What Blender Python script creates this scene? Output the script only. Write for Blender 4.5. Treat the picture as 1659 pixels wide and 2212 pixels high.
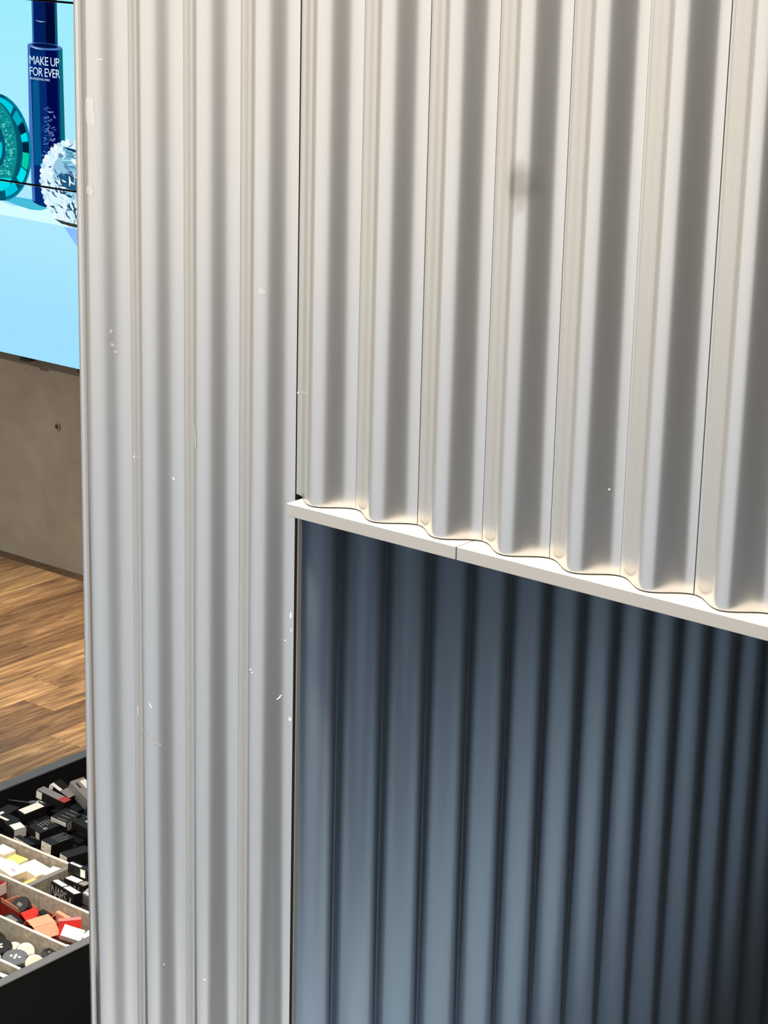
import bpy, bmesh, math, random
from mathutils import Vector, Matrix, Euler

for o in list(bpy.data.objects):
    bpy.data.objects.remove(o, do_unlink=True)
scene = bpy.context.scene
COL = scene.collection
R = math.radians
random.seed(7)

# ------------------------------------------------------------------ camera
cam_d = bpy.data.cameras.new('camera')
cam = bpy.data.objects.new('camera', cam_d)
COL.objects.link(cam)
yaw, pitch, roll = 0.671123803, 0.288890467, 0.0233179632
fw = Vector((-math.sin(yaw) * math.cos(pitch), math.cos(yaw) * math.cos(pitch), -math.sin(pitch)))
rt = Vector((math.cos(yaw), math.sin(yaw), 0))
up = rt.cross(fw)
r2 = rt * math.cos(roll) + up * math.sin(roll)
u2 = -rt * math.sin(roll) + up * math.cos(roll)
M = Matrix((r2, u2, -fw)).transposed().to_4x4()
M.translation = Vector((2.17994868, -2.52399828, 2.46634068))
cam.matrix_world = M
cam_d.sensor_fit = 'VERTICAL'
cam_d.sensor_height = 36.0
cam_d.lens = 36.0 * 4800.31 / 2212.0
cam_d.clip_start = 0.05
cam_d.clip_end = 60
scene.camera = cam

# ------------------------------------------------------------------ world, lamps, exposure
world = bpy.data.worlds.new('world')
scene.world = world
world.use_nodes = True
bg = world.node_tree.nodes['Background']
bg.inputs['Color'].default_value = (1.0, 0.96, 0.905, 1)
bg.inputs['Strength'].default_value = 1.06


def aim(o, target):
    d = Vector(target) - o.location
    o.rotation_euler = d.to_track_quat('-Z', 'Y').to_euler()


def spot(name, loc, target, watts, color, angle, blend, radius):
    d = bpy.data.lights.new(name, 'SPOT')
    d.energy = watts
    d.color = color
    d.spot_size = R(angle)
    d.spot_blend = blend
    d.shadow_soft_size = radius
    o = bpy.data.objects.new(name, d)
    COL.objects.link(o)
    o.location = loc
    aim(o, target)
    return o


WARM = (1.0, 0.86, 0.68)
spot('ceiling_spotlight', (0.25, -0.95, 4.7), (0.45, 0.0, 1.6), 1150, WARM, 60, 1.0, 0.15)
spot('ceiling_spotlight', (-2.9, 1.85, 4.6), (-3.05, 2.45, -0.2), 1100, (1.0, 0.84, 0.64), 24, 0.9, 0.05)
spot('ceiling_spotlight', (-2.3, -3.2, 3.7), (-3.3, 3.0, 0.2), 950, (1.0, 0.86, 0.68), 34, 0.7, 0.08)
spot('ceiling_spotlight', (-0.6, -0.7, 4.5), (-0.92, 0.29, 0.37), 620, (1.0, 0.90, 0.76), 14, 0.9, 0.05)
# added spots on the unseen floor, for a bright streak on the first rib
for px, py, w in ((0.78, -0.52, 700), (1.30, -0.86, 900), (2.30, -1.52, 1100), (3.55, -2.33, 1300)):
    spot('rib_streak_spot', (px, py - 0.1, 4.6), (px, py, -0.2), w, (0.95, 0.97, 1.0), 9, 1.0, 0.04)
for px, py in ((1.2, 0.75), (2.4, 0.95)):  # unseen fill spots added to brighten the deeper recess ribs
    spot('recess_fill_spot', (px, py, 1.46), (px, py, -0.2), 15, (0.95, 0.97, 1.0), 120, 0.8, 0.05)

scene.view_settings.view_transform = 'Standard'
scene.view_settings.look = 'None'
scene.view_settings.exposure = 0.0
scene.view_settings.gamma = 1.0
scene.view_settings.use_curve_mapping = False


# ------------------------------------------------------------------ materials
def new_mat(name):
    m = bpy.data.materials.new(name)
    m.use_nodes = True
    nt = m.node_tree
    return m, nt, nt.nodes['Principled BSDF']


def plain(name, color, rough=0.5, metallic=0.0, spec=0.5, noise=0.0, scale=60.0):
    m, nt, b = new_mat(name)
    b.inputs['Roughness'].default_value = rough
    b.inputs['Metallic'].default_value = metallic
    b.inputs['Specular IOR Level'].default_value = spec
    c = (*color, 1)
    if noise:
        tc = nt.nodes.new('ShaderNodeTexCoord')
        n = nt.nodes.new('ShaderNodeTexNoise')
        n.inputs['Scale'].default_value = scale
        n.inputs['Detail'].default_value = 4
        r = nt.nodes.new('ShaderNodeValToRGB')
        r.color_ramp.elements[0].position = 0.3
        r.color_ramp.elements[1].position = 0.7
        r.color_ramp.elements[0].color = (*[k * (1 - noise) for k in color], 1)
        r.color_ramp.elements[1].color = (*[min(1, k * (1 + noise)) for k in color], 1)
        nt.links.new(tc.outputs['Object'], n.inputs['Vector'])
        nt.links.new(n.outputs['Fac'], r.inputs['Fac'])
        nt.links.new(r.outputs['Color'], b.inputs['Base Color'])
    else:
        b.inputs['Base Color'].default_value = c
    return m


def emit(name, color, strength=1.0):
    m = bpy.data.materials.new(name)
    m.use_nodes = True
    nt = m.node_tree
    nt.nodes.clear()
    e = nt.nodes.new('ShaderNodeEmission')
    o = nt.nodes.new('ShaderNodeOutputMaterial')
    e.inputs['Color'].default_value = (*color, 1)
    e.inputs['Strength'].default_value = strength
    nt.links.new(e.outputs[0], o.inputs[0])
    return m


def srgb(r, g, b):
    f = lambda c: (c / 255 / 12.92) if c / 255 <= 0.04045 else ((c / 255 + 0.055) / 1.055) ** 2.4
    return (f(r), f(g), f(b))


def panel_paint():
    """satin grey-white paint with faint grain and one soft dark spot"""
    m, nt, b = new_mat('satin_white_paint')
    L = nt.links.new
    b.inputs['Roughness'].default_value = 0.25
    b.inputs['Metallic'].default_value = 0.87
    g = nt.nodes.new('ShaderNodeNewGeometry')
    n = nt.nodes.new('ShaderNodeTexNoise')
    n.inputs['Scale'].default_value = 900
    n.inputs['Detail'].default_value = 2
    L(g.outputs['Position'], n.inputs['Vector'])
    r = nt.nodes.new('ShaderNodeValToRGB')
    r.color_ramp.elements[0].color = (0.70, 0.688, 0.665, 1)
    r.color_ramp.elements[1].color = (0.78, 0.766, 0.74, 1)
    L(n.outputs['Fac'], r.inputs['Fac'])
    # soft dark spot
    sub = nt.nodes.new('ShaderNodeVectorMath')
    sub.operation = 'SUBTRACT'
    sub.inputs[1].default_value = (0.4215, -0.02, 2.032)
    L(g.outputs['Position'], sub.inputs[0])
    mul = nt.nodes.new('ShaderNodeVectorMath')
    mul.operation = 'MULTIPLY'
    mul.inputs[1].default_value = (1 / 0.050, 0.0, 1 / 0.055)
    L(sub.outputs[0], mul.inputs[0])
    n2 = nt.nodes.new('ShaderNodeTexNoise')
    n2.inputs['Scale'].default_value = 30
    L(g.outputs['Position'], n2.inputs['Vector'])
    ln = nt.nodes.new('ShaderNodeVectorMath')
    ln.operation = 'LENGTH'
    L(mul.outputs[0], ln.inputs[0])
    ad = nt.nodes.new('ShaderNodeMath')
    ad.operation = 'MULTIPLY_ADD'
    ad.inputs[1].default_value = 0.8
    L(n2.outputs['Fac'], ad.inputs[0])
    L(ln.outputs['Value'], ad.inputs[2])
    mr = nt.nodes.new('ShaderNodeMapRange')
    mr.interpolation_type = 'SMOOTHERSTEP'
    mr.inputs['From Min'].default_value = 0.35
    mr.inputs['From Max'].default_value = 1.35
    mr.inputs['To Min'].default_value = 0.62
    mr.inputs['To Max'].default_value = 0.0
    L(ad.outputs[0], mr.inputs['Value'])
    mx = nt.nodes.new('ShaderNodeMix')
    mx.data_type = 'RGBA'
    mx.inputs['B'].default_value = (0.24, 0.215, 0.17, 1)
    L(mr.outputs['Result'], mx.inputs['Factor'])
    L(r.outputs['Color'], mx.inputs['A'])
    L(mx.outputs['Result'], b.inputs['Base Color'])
    return m


def concrete():
    m, nt, b = new_mat('cast_concrete')
    L = nt.links.new
    b.inputs['Roughness'].default_value = 0.7
    g = nt.nodes.new('ShaderNodeNewGeometry')
    n = nt.nodes.new('ShaderNodeTexNoise')
    n.inputs['Scale'].default_value = 3.5
    n.inputs['Detail'].default_value = 8
    n.inputs['Roughness'].default_value = 0.62
    L(g.outputs['Position'], n.inputs['Vector'])
    r = nt.nodes.new('ShaderNodeValToRGB')
    r.color_ramp.elements[0].position = 0.32
    r.color_ramp.elements[1].position = 0.7
    r.color_ramp.elements[0].color = (0.17, 0.148, 0.122, 1)
    r.color_ramp.elements[1].color = (0.25, 0.222, 0.185, 1)
    L(n.outputs['Fac'], r.inputs['Fac'])
    v = nt.nodes.new('ShaderNodeTexVoronoi')
    v.inputs['Scale'].default_value = 11
    v.inputs['Randomness'].default_value = 1.0
    L(g.outputs['Position'], v.inputs['Vector'])
    mr = nt.nodes.new('ShaderNodeMapRange')
    mr.inputs['From Min'].default_value = 0.03
    mr.inputs['From Max'].default_value = 0.08
    mr.inputs['To Min'].default_value = 0.6
    mr.inputs['To Max'].default_value = 1.0
    L(v.outputs['Distance'], mr.inputs['Value'])
    mx = nt.nodes.new('ShaderNodeMix')
    mx.data_type = 'RGBA'
    mx.blend_type = 'MULTIPLY'
    mx.inputs['Factor'].default_value = 1
    L(r.outputs['Color'], mx.inputs['A'])
    L(mr.outputs['Result'], mx.inputs['B'])
    L(mx.outputs['Result'], b.inputs['Base Color'])
    bp = nt.nodes.new('ShaderNodeBump')
    bp.inputs['Strength'].default_value = 0.15
    bp.inputs['Distance'].default_value = 0.01
    L(n.outputs['Fac'], bp.inputs['Height'])
    L(bp.outputs['Normal'], b.inputs['Normal'])
    return m


def plank_wood():
    m, nt, b = new_mat('oiled_plank_wood')
    L = nt.links.new
    b.inputs['Roughness'].default_value = 0.42
    oi = nt.nodes.new('ShaderNodeObjectInfo')
    tc = nt.nodes.new('ShaderNodeTexCoord')
    off = nt.nodes.new('ShaderNodeVectorMath')
    off.operation = 'MULTIPLY_ADD'
    cb = nt.nodes.new('ShaderNodeCombineXYZ')
    L(oi.outputs['Random'], cb.inputs['X'])
    L(oi.outputs['Random'], cb.inputs['Z'])
    off.inputs[1].default_value = (37, 0, 53)
    L(cb.outputs[0], off.inputs[0])
    L(tc.outputs['Object'], off.inputs[2])
    mp = nt.nodes.new('ShaderNodeMapping')
    mp.inputs['Scale'].default_value = (30, 2.6, 30)
    L(off.outputs[0], mp.inputs['Vector'])
    n = nt.nodes.new('ShaderNodeTexNoise')
    n.inputs['Scale'].default_value = 1.0
    n.inputs['Detail'].default_value = 6
    n.inputs['Roughness'].default_value = 0.65
    n.inputs['Distortion'].default_value = 1.4
    L(mp.outputs[0], n.inputs['Vector'])
    r = nt.nodes.new('ShaderNodeValToRGB')
    e = r.color_ramp.elements
    e[0].position = 0.28
    e[0].color = (0.060, 0.033, 0.016, 1)
    e[1].position = 0.72
    e[1].color = (0.50, 0.335, 0.18, 1)
    k = e.new(0.5)
    k.color = (0.255, 0.155, 0.078, 1)
    L(n.outputs['Fac'], r.inputs['Fac'])
    tone = nt.nodes.new('ShaderNodeValToRGB')
    t = tone.color_ramp.elements
    t[0].color = (0.62, 0.55, 0.50, 1)
    t[1].color = (1.45, 1.38, 1.22, 1)
    t2 = t.new(0.45)
    t2.color = (1.0, 0.93, 0.85, 1)
    L(oi.outputs['Random'], tone.inputs['Fac'])
    mx = nt.nodes.new('ShaderNodeMix')
    mx.data_type = 'RGBA'
    mx.blend_type = 'MULTIPLY'
    mx.inputs['Factor'].default_value = 1
    L(r.outputs['Color'], mx.inputs['A'])
    L(tone.outputs['Color'], mx.inputs['B'])
    L(mx.outputs['Result'], b.inputs['Base Color'])
    return m


def felt():
    return plain('grey_brown_felt_board', (0.30, 0.265, 0.215), 0.85, noise=0.28, scale=90)


def print_label():
    """off-white sticker with faint grey print lines"""
    m, nt, b = new_mat('printed_sticker')
    L = nt.links.new
    b.inputs['Roughness'].default_value = 0.55
    tc = nt.nodes.new('ShaderNodeTexCoord')
    mp = nt.nodes.new('ShaderNodeMapping')
    mp.inputs['Scale'].default_value = (130, 130, 420)
    L(tc.outputs['Object'], mp.inputs['Vector'])
    n = nt.nodes.new('ShaderNodeTexNoise')
    n.inputs['Scale'].default_value = 1
    n.inputs['Detail'].default_value = 1
    L(mp.outputs[0], n.inputs['Vector'])
    r = nt.nodes.new('ShaderNodeValToRGB')
    r.color_ramp.elements[0].position = 0.36
    r.color_ramp.elements[1].position = 0.5
    r.color_ramp.elements[0].color = (0.42, 0.38, 0.33, 1)
    r.color_ramp.elements[1].color = (0.78, 0.73, 0.65, 1)
    L(n.outputs['Fac'], r.inputs['Fac'])
    L(r.outputs['Color'], b.inputs['Base Color'])
    return m


MAT = dict(
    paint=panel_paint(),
    ledge=plain('ledge_paint', (0.40, 0.395, 0.388), 0.45),
    chip=plain('bare_white_chip', (0.98, 0.98, 0.97), 0.5),
    patch=plain('touch_up_paint', (0.80, 0.775, 0.73), 0.42, 0.80),
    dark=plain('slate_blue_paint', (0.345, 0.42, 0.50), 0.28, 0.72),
    backing=plain('black_backing', (0.015, 0.015, 0.015), 0.8),
    metal=plain('brushed_edge_strip', (0.45, 0.45, 0.44), 0.4, 0.3),
    concrete=concrete(),
    wood=plank_wood(),
    wooddark=plain('dark_brown_wood', (0.085, 0.052, 0.026), 0.6, noise=0.4, scale=40),
    subfloor=plain('dark_subfloor', (0.06, 0.038, 0.022), 0.7),
    palereflector=plain('pale_reflector', (0.55, 0.645, 0.79), 0.5),
    darkblocker=plain('dark_blocker_floor', (0.026, 0.042, 0.075), 0.9),
    slate=plain('dark_blocker_wall', (0.024, 0.030, 0.038), 0.6),
    recessfloor=plain('blue_grey_recess_floor', (0.38, 0.47, 0.57), 0.6),
    plaster=plain('beige_reflector', (0.74, 0.68, 0.60), 0.8),
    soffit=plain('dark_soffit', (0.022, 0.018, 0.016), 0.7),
    binblack=plain('matt_black_board', (0.010, 0.010, 0.011), 0.6, spec=0.25),
    rim=plain('grey_rim', (0.105, 0.112, 0.122), 0.55),
    felt=felt(),
    feltlit=plain('lit_felt_edge', (0.72, 0.68, 0.56), 0.8),  # overhead light on the divider tops painted as paler felt
    greycap=plain('grey_divider_edge', (0.16, 0.155, 0.15), 0.6),
    black=plain('black_card', (0.009, 0.009, 0.010), 0.55, spec=0.18),
    greycard=plain('grey_card', (0.24, 0.22, 0.22), 0.5),
    print=plain('grey_print', (0.13, 0.13, 0.13), 0.5),
    white=plain('white_card', (0.85, 0.83, 0.79), 0.5),
    sticker=print_label(),
    cream=plain('cream_card', (0.88, 0.80, 0.62), 0.5),
    yellow=plain('yellow_card', (0.90, 0.56, 0.16), 0.5),
    red=plain('red_card', (0.45, 0.016, 0.010), 0.4),
    darkred=plain('deep_red_card', (0.22, 0.012, 0.010), 0.4),
    salmon=plain('salmon_card', (0.66, 0.27, 0.17), 0.6),
    pinkwhite=plain('pale_pink_card', (0.78, 0.68, 0.66), 0.5),
    bluedot=plain('pale_blue_print', (0.35, 0.50, 0.58), 0.5),
    plumprint=plain('plum_print', (0.16, 0.02, 0.05), 0.5),
    gloss=plain('glossy_black_plastic', (0.012, 0.012, 0.013), 0.12),
    bluegrey=plain('blue_grey_plastic', (0.085, 0.095, 0.115), 0.25),
    ivory=plain('ivory_plastic', (0.86, 0.80, 0.64), 0.3),
    silver=plain('silver_tin', (0.62, 0.60, 0.55), 0.25, 0.7),
    bezel=plain('black_bezel', (0.006, 0.006, 0.006), 0.5),
)


# ------------------------------------------------------------------ mesh helpers
def link(name, me, mat, parent=None):
    o = bpy.data.objects.new(name, me)
    if mat is not None and not me.materials:
        me.materials.append(mat)
    COL.objects.link(o)
    if parent is not None:
        o.parent = parent
    return o


def from_bm(name, bm, mat, parent=None, smooth=False):
    me = bpy.data.meshes.new(name)
    bm.to_mesh(me)
    bm.free()
    if smooth:
        for f in me.polygons:
            f.use_smooth = True
        if smooth == 'auto':
            me.set_sharp_from_angle(angle=R(32))
    return link(name, me, mat, parent)


def from_py(name, verts, faces, mat, parent=None, smooth=False):
    me = bpy.data.meshes.new(name)
    me.from_pydata(verts, [], faces)
    me.update()
    if smooth:
        for f in me.polygons:
            f.use_smooth = True
    return link(name, me, mat, parent)


def box_bm(x0, x1, y0, y1, z0, z1, bev=0.0, seg=1):
    bm = bmesh.new()
    bmesh.ops.create_cube(bm, size=1)
    for v in bm.verts:
        v.co = Vector(((x0 + x1) / 2 + v.co.x * (x1 - x0), (y0 + y1) / 2 + v.co.y * (y1 - y0), (z0 + z1) / 2 + v.co.z * (z1 - z0)))
    if bev:
        bmesh.ops.bevel(bm, geom=list(bm.edges), offset=bev, segments=seg, affect='EDGES', profile=0.5)
    return bm


def box(name, x0, x1, y0, y1, z0, z1, mat, parent=None, bev=0.0, seg=1):
    return from_bm(name, box_bm(x0, x1, y0, y1, z0, z1, bev, seg), mat, parent)


def lathe_bm(profile, n=24):
    """closed solid of revolution about z from (r, z) pairs"""
    bm = bmesh.new()
    rings = []
    for r, z in profile:
        if r < 1e-6:
            rings.append([bm.verts.new((0, 0, z))])
        else:
            rings.append([bm.verts.new((r * math.cos(2 * math.pi * k / n), r * math.sin(2 * math.pi * k / n), z)) for k in range(n)])
    for a, b in zip(rings[:-1], rings[1:]):
        for k in range(n):
            j = (k + 1) % n
            if len(a) == 1:
                bm.faces.new((a[0], b[j], b[k]))
            elif len(b) == 1:
                bm.faces.new((a[k], a[j], b[0]))
            else:
                bm.faces.new((a[k], a[j], b[j], b[k]))
    bmesh.ops.recalc_face_normals(bm, faces=bm.faces)
    return bm


def empty(name, loc=(0, 0, 0), rot=(0, 0, 0)):
    o = bpy.data.objects.new(name, None)
    COL.objects.link(o)
    o.location = loc
    o.rotation_euler = [R(a) for a in rot]
    return o


def tag(o, label, cat, group=None):
    o['label'] = label
    o['category'] = cat
    if group:
        o['group'] = group
    return o


def structure(o, label=None):
    o['kind'] = 'structure'
    if label:
        o['label'] = label
    return o


def text_mesh(name, body, width, height, depth, mat, parent, spacing=1.0):
    """lettering in its own local xy plane, origin at its lower left corner, scaled to width x height"""
    cu = bpy.data.curves.new('lettering', 'FONT')
    cu.body = body
    cu.space_character = spacing
    cu.resolution_u = 3
    t = bpy.data.objects.new('lettering', cu)
    COL.objects.link(t)
    bpy.context.view_layer.update()
    me = bpy.data.meshes.new_from_object(t.evaluated_get(bpy.context.evaluated_depsgraph_get()))
    bpy.data.objects.remove(t, do_unlink=True)
    xs = [v.co.x for v in me.vertices]
    ys = [v.co.y for v in me.vertices]
    for v in me.vertices:
        v.co.x = (v.co.x - min(xs)) / (max(xs) - min(xs)) * width
        v.co.y = (v.co.y - min(ys)) / (max(ys) - min(ys)) * height
        v.co.z = depth
    me.materials.clear()
    return link(name, me, mat, parent)


# ------------------------------------------------------------------ the wave wall
FZ = -0.20          # floor level
P = 0.12            # one panel = one wave
AMP = 0.28 * P      # trough to crest
TOP = 3.0
ZL = 1.5            # ledge top
THK = 0.006


def wave_y(x):
    return -AMP / 2 * (1 - math.cos(2 * math.pi * x / P))


def wave_panel_mesh(name, w0, w1, z0, z1, n=32):
    """a panel one wave wide standing on local x in [w0, w1], bulging towards -y, THK thick"""
    xs = [w0 + (w1 - w0) * k / n for k in range(n + 1)]
    front = [(x, wave_y(x)) for x in xs]
    back = [(x, wave_y(x) + THK) for x in xs]
    verts, faces, sm = [], [], []

    def grid(pts, flip):
        b = len(verts)
        for x, y in pts:
            verts.append((x, y, z0))
            verts.append((x, y, z1))
        for k in range(n):
            f = (b + 2 * k, b + 2 * k + 2, b + 2 * k + 3, b + 2 * k + 1)
            faces.append(f[::-1] if flip else f)
            sm.append(True)

    grid(front, False)
    grid(back, True)
    for (fx, fy), (bx, by), flip in ((front[0], back[0], True), (front[-1], back[-1], False)):
        b = len(verts)
        verts.extend([(fx, fy, z0), (bx, by, z0), (bx, by, z1), (fx, fy, z1)])
        f = (b, b + 1, b + 2, b + 3)
        faces.append(f[::-1] if flip else f)
        sm.append(False)
    for z, flip in ((z0, False), (z1, True)):
        b = len(verts)
        for q in range(n + 1):
            verts.append((*front[q], z))
            verts.append((*back[q], z))
        for k in range(n):
            f = (b + 2 * k, b + 2 * k + 1, b + 2 * k + 3, b + 2 * k + 2)
            faces.append(f[::-1] if flip else f)
            sm.append(False)
    me = bpy.data.meshes.new(name)
    me.from_pydata(verts, [], faces)
    me.update()
    for f, s in zip(me.polygons, sm):
        f.use_smooth = s
    return me


GAP = {-3: .0003, -2: .0004, -1: .0005, 0: .0006, 1: .0006, 2: .0014, 3: .0009, 4: .0011, 5: .0005, 6: .0017, 7: .0009}
wall_front = from_bm('wall_front', box_bm(-0.47, 3.24, 0.009, 0.022, ZL + 0.002, TOP), MAT['backing'])
structure(wall_front, 'pale grey wall of vertical wave panels above the recess')
pier_back = box('backing_board', -0.47, -0.012, 0.0095, 0.0215, FZ, ZL + 0.002, MAT['backing'], wall_front)
box('return_board', -0.482, -0.470, 0.004, 1.9, FZ, TOP, MAT['paint'], wall_front)
panels = {}
for i in range(-4, 27):
    g0 = GAP.get(i, .0008) / 2
    g1 = GAP.get(i + 1, .0008) / 2
    if i == -1:
        g1 = 0.0022
    z0 = FZ if i < 0 else ZL + 0.0022
    me = wave_panel_mesh('wave_panel', g0, P - g1, z0, TOP)
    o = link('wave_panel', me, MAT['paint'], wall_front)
    if i == -1:                       # edge face beside the recess is black
        me.materials.append(MAT['backing'])
        for f in me.polygons:
            if f.normal.x > 0.99:
                f.material_index = 1
    o.location.x = i * P
    panels[i] = o


def mark(x, z, w, h, ang=0.0, mat='chip', pts=None, name='paint_chip', seed=0):
    """a flake or patch lying on the painted wave at (x, z)"""
    i = math.floor(x / P)
    rnd = random.Random(seed + int(abs(x) * 1e4))
    n = 12
    outline = pts or [(math.cos(2 * math.pi * k / n) * rnd.uniform(.75, 1.1), math.sin(2 * math.pi * k / n) * rnd.uniform(.75, 1.1)) for k in range(n)]
    ca, sa = math.cos(ang), math.sin(ang)
    verts = []
    rings = (1.0, 0.66, 0.33)
    for q in rings:
        for a, b in outline:
            u, v = a * w / 2 * q, b * h / 2 * q
            X = x + u * ca - v * sa
            Z = z + u * sa + v * ca
            d = (wave_y(X + 1e-4) - wave_y(X - 1e-4)) / 2e-4
            nn = Vector((d, -1, 0)).normalized() * 0.0005
            verts.append((X - i * P + nn.x, wave_y(X) + nn.y, Z))
    verts.append((x - i * P, wave_y(x) - 0.0005, z))
    m = len(outline)
    faces = []
    for r_ in range(len(rings) - 1):
        for k in range(m):
            j = (k + 1) % m
            faces.append((r_ * m + k, r_ * m + j, (r_ + 1) * m + j, (r_ + 1) * m + k))
    c = len(verts) - 1
    b = (len(rings) - 1) * m
    for k in range(m):
        faces.append((b + k, b + (k + 1) % m, c))
    return from_py(name, verts, faces, MAT[mat], panels[i], True)


# ------------------------------------------------------------------ ledge over the recess
LY = -0.0437
ledge = structure(empty('trim_1', (0.018, 0, ZL)), 'thin pale ledge capping the dark recess, its top brightly lit')
for a, b in ((0.0180, 0.3448), (0.3468, 3.24)):
    box('ledge_board', a - 0.018, b - 0.018, LY, 0.03, -0.0203, 0.0, MAT['ledge'], ledge, 0.0008)
# small corner bead where the wave wall ends
bead = bmesh.new()
prof = []
for k in range(9):
    a = math.pi * k / 8
    prof.append((-0.4725 - 0.0075 * math.cos(a), 0.000 - 0.006 * math.sin(a)))
lo = [bead.verts.new((x, y, FZ)) for x, y in prof]
hi = [bead.verts.new((x, y, TOP)) for x, y in prof]
for k in range(8):
    bead.faces.new((lo[k], lo[k + 1], hi[k + 1], hi[k]))
bead.faces.new((lo[-1], lo[0], hi[0], hi[-1]))
bead.faces.new(lo)
bead.faces.new(hi[::-1])
bmesh.ops.recalc_face_normals(bead, faces=bead.faces)
structure(from_bm('trim_2', bead, MAT['paint'], None, False), 'slim rounded edge bead at the free end of the wave wall')
structure(box('trim_3', -0.0085, -0.0008, 0.0075, 0.0160, FZ, ZL - 0.021, MAT['metal']), 'thin grey metal strip between the pale panels and dark recess')

# ------------------------------------------------------------------ the dark recess
PD = 0.12055
XD = -0.0142
Y0 = 0.0159
wall_recess = box('wall_recess', XD - 0.03, XD - 0.009, 0.022, Y0 + 15 * PD, FZ, ZL - 0.0205, MAT['backing'])
structure(wall_recess, 'slate blue side wall of vertical wave panels inside the recess')
dark_me = wave_panel_mesh('wave_panel', 0.0003, P - 0.0003, FZ, ZL - 0.0208, 32)
for k in range(15):
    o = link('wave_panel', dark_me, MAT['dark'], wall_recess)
    o.rotation_euler.z = R(90)
    o.scale.x = PD / P
    o.location = (XD, Y0 + k * PD, 0)
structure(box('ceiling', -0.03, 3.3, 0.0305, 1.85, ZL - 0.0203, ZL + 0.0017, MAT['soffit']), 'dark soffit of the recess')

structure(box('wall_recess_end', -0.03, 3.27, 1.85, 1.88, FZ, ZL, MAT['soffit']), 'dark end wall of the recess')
structure(box('wall_recess_blocker', 3.27, 3.3, 0.03, 1.88, FZ, ZL, MAT['soffit']), 'unseen dark wall added to keep side light out of the recess')  # unseen, added to keep side light off the recess ribs
structure(box('floor_recess_reflector', 0.02, 3.26, -0.69, 1.28, FZ - .0118, FZ + .0005, MAT['recessfloor']), 'unseen blue-grey floor toned to reflect in the recess wall')  # unseen floor, extent and tone set for the rib reflections
structure(box('floor_recess_blocker', 0.02, 3.26, 1.281, 1.85, FZ - .0118, FZ + .0005, MAT['soffit']), 'unseen dark floor added to darken reflections in the recess wall')  # unseen dark floor, added for the dark bands between ribs

# ------------------------------------------------------------------ floor of planks
KB = (2.46634 - FZ) / 2.46634


def far(x, y, z):
    return (2.17995 + KB * (x - 2.17995), -2.524 + KB * (y + 2.524), 2.46634 + KB * (z - 2.46634))


floor = box('floor', -5.6, 7.0, -10.4, 3.08, FZ - 0.05, FZ - 0.012, MAT['subfloor'])
structure(floor, 'brown wooden plank floor')
PW = 0.13
EDGE = -2.27
BREAK = {0: [1.37, 2.42], -1: [1.69, 0.75], -2: [1.837, 0.9], -3: [1.15, 2.2], -4: [2.02, 0.8], -5: [1.35, 2.38], 1: [1.551, 0.6], 2: [1.1, 2.1], -6: [1.75], -7: [2.25, 1.0]}
for row in range(-14, 8):
    x0 = EDGE + (row - 1) * PW
    rnd = random.Random(100 + row)
    br = sorted(BREAK.get(row, [rnd.uniform(0.6, 1.3), rnd.uniform(1.7, 2.3)]))
    ys = [-0.4] + br + [2.590]
    for a, b in zip(ys[:-1], ys[1:]):
        hx, hy = KB * PW / 2 - .0006, KB * (b - a) / 2 - .0006
        o = box('plank', -hx, hx, -hy, hy, -0.012, 0.0, MAT['wood'], floor, 0.0008)
        o.location = far(x0 + PW / 2, (a + b) / 2, 0)

for q in range(5):  # dark brown strip along the foot of the concrete wall
    o = box('border_plank', -0.3995, 0.3995, -0.026, 0.026, -0.012, 0.0, MAT['wooddark'], floor, 0.0008)
    o.location = (-5.2 + 0.8 * q, far(0, 2.6155, 0)[1], FZ)

# unseen floors and walls added to put pale and dark reflections in the wave panels
ff = bmesh.new()
pts = [(-5.6, -0.70), (0.05, -0.70), (6.8, -10.4), (-5.6, -10.4)]
lo_ = [ff.verts.new((x, y, FZ - .0119)) for x, y in pts]
hi_ = [ff.verts.new((x, y, FZ)) for x, y in pts]
ff.faces.new(lo_)
ff.faces.new(hi_)
for k in range(4):
    ff.faces.new((lo_[k], lo_[(k + 1) % 4], hi_[(k + 1) % 4], hi_[k]))
bmesh.ops.recalc_face_normals(ff, faces=ff.faces)
structure(from_bm('floor_pale_reflector', ff, MAT['palereflector']), 'unseen pale floor added as a bright reflection for the wave wall')
cf = bmesh.new()  # unseen dark floor, its slanted edge shaped for the panels' dark bands
pts = [(0.06, -0.701), (3.31, -0.701), (3.31, 2.0), (6.8, 2.0), (6.8, -10.39)]
lo_ = [cf.verts.new((x, y, FZ - .0119)) for x, y in pts]
hi_ = [cf.verts.new((x, y, FZ)) for x, y in pts]
cf.faces.new(lo_)
cf.faces.new(hi_)
for k in range(5):
    cf.faces.new((lo_[k], lo_[(k + 1) % 5], hi_[(k + 1) % 5], hi_[k]))
bmesh.ops.recalc_face_normals(cf, faces=cf.faces)
structure(from_bm('floor_dark_blocker', cf, MAT['darkblocker']), 'unseen dark floor added for the dark bands in the wave panels')
il = bmesh.new()  # unseen strip added so its reflection brightens the first dark ribs
pts = [(0.95, -0.70), (3.9, -2.25), (3.7, -2.75), (0.80, -0.86)]
lo_ = [il.verts.new((x, y, FZ)) for x, y in pts]
hi_ = [il.verts.new((x, y, FZ + .003)) for x, y in pts]
il.faces.new(lo_)
il.faces.new(hi_)
for k in range(4):
    il.faces.new((lo_[k], lo_[(k + 1) % 4], hi_[(k + 1) % 4], hi_[k]))
bmesh.ops.recalc_face_normals(il, faces=il.faces)
structure(from_bm('floor_streak_reflector', il, MAT['palereflector']), 'unseen pale strip added to reflect in the first dark rib')
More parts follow.
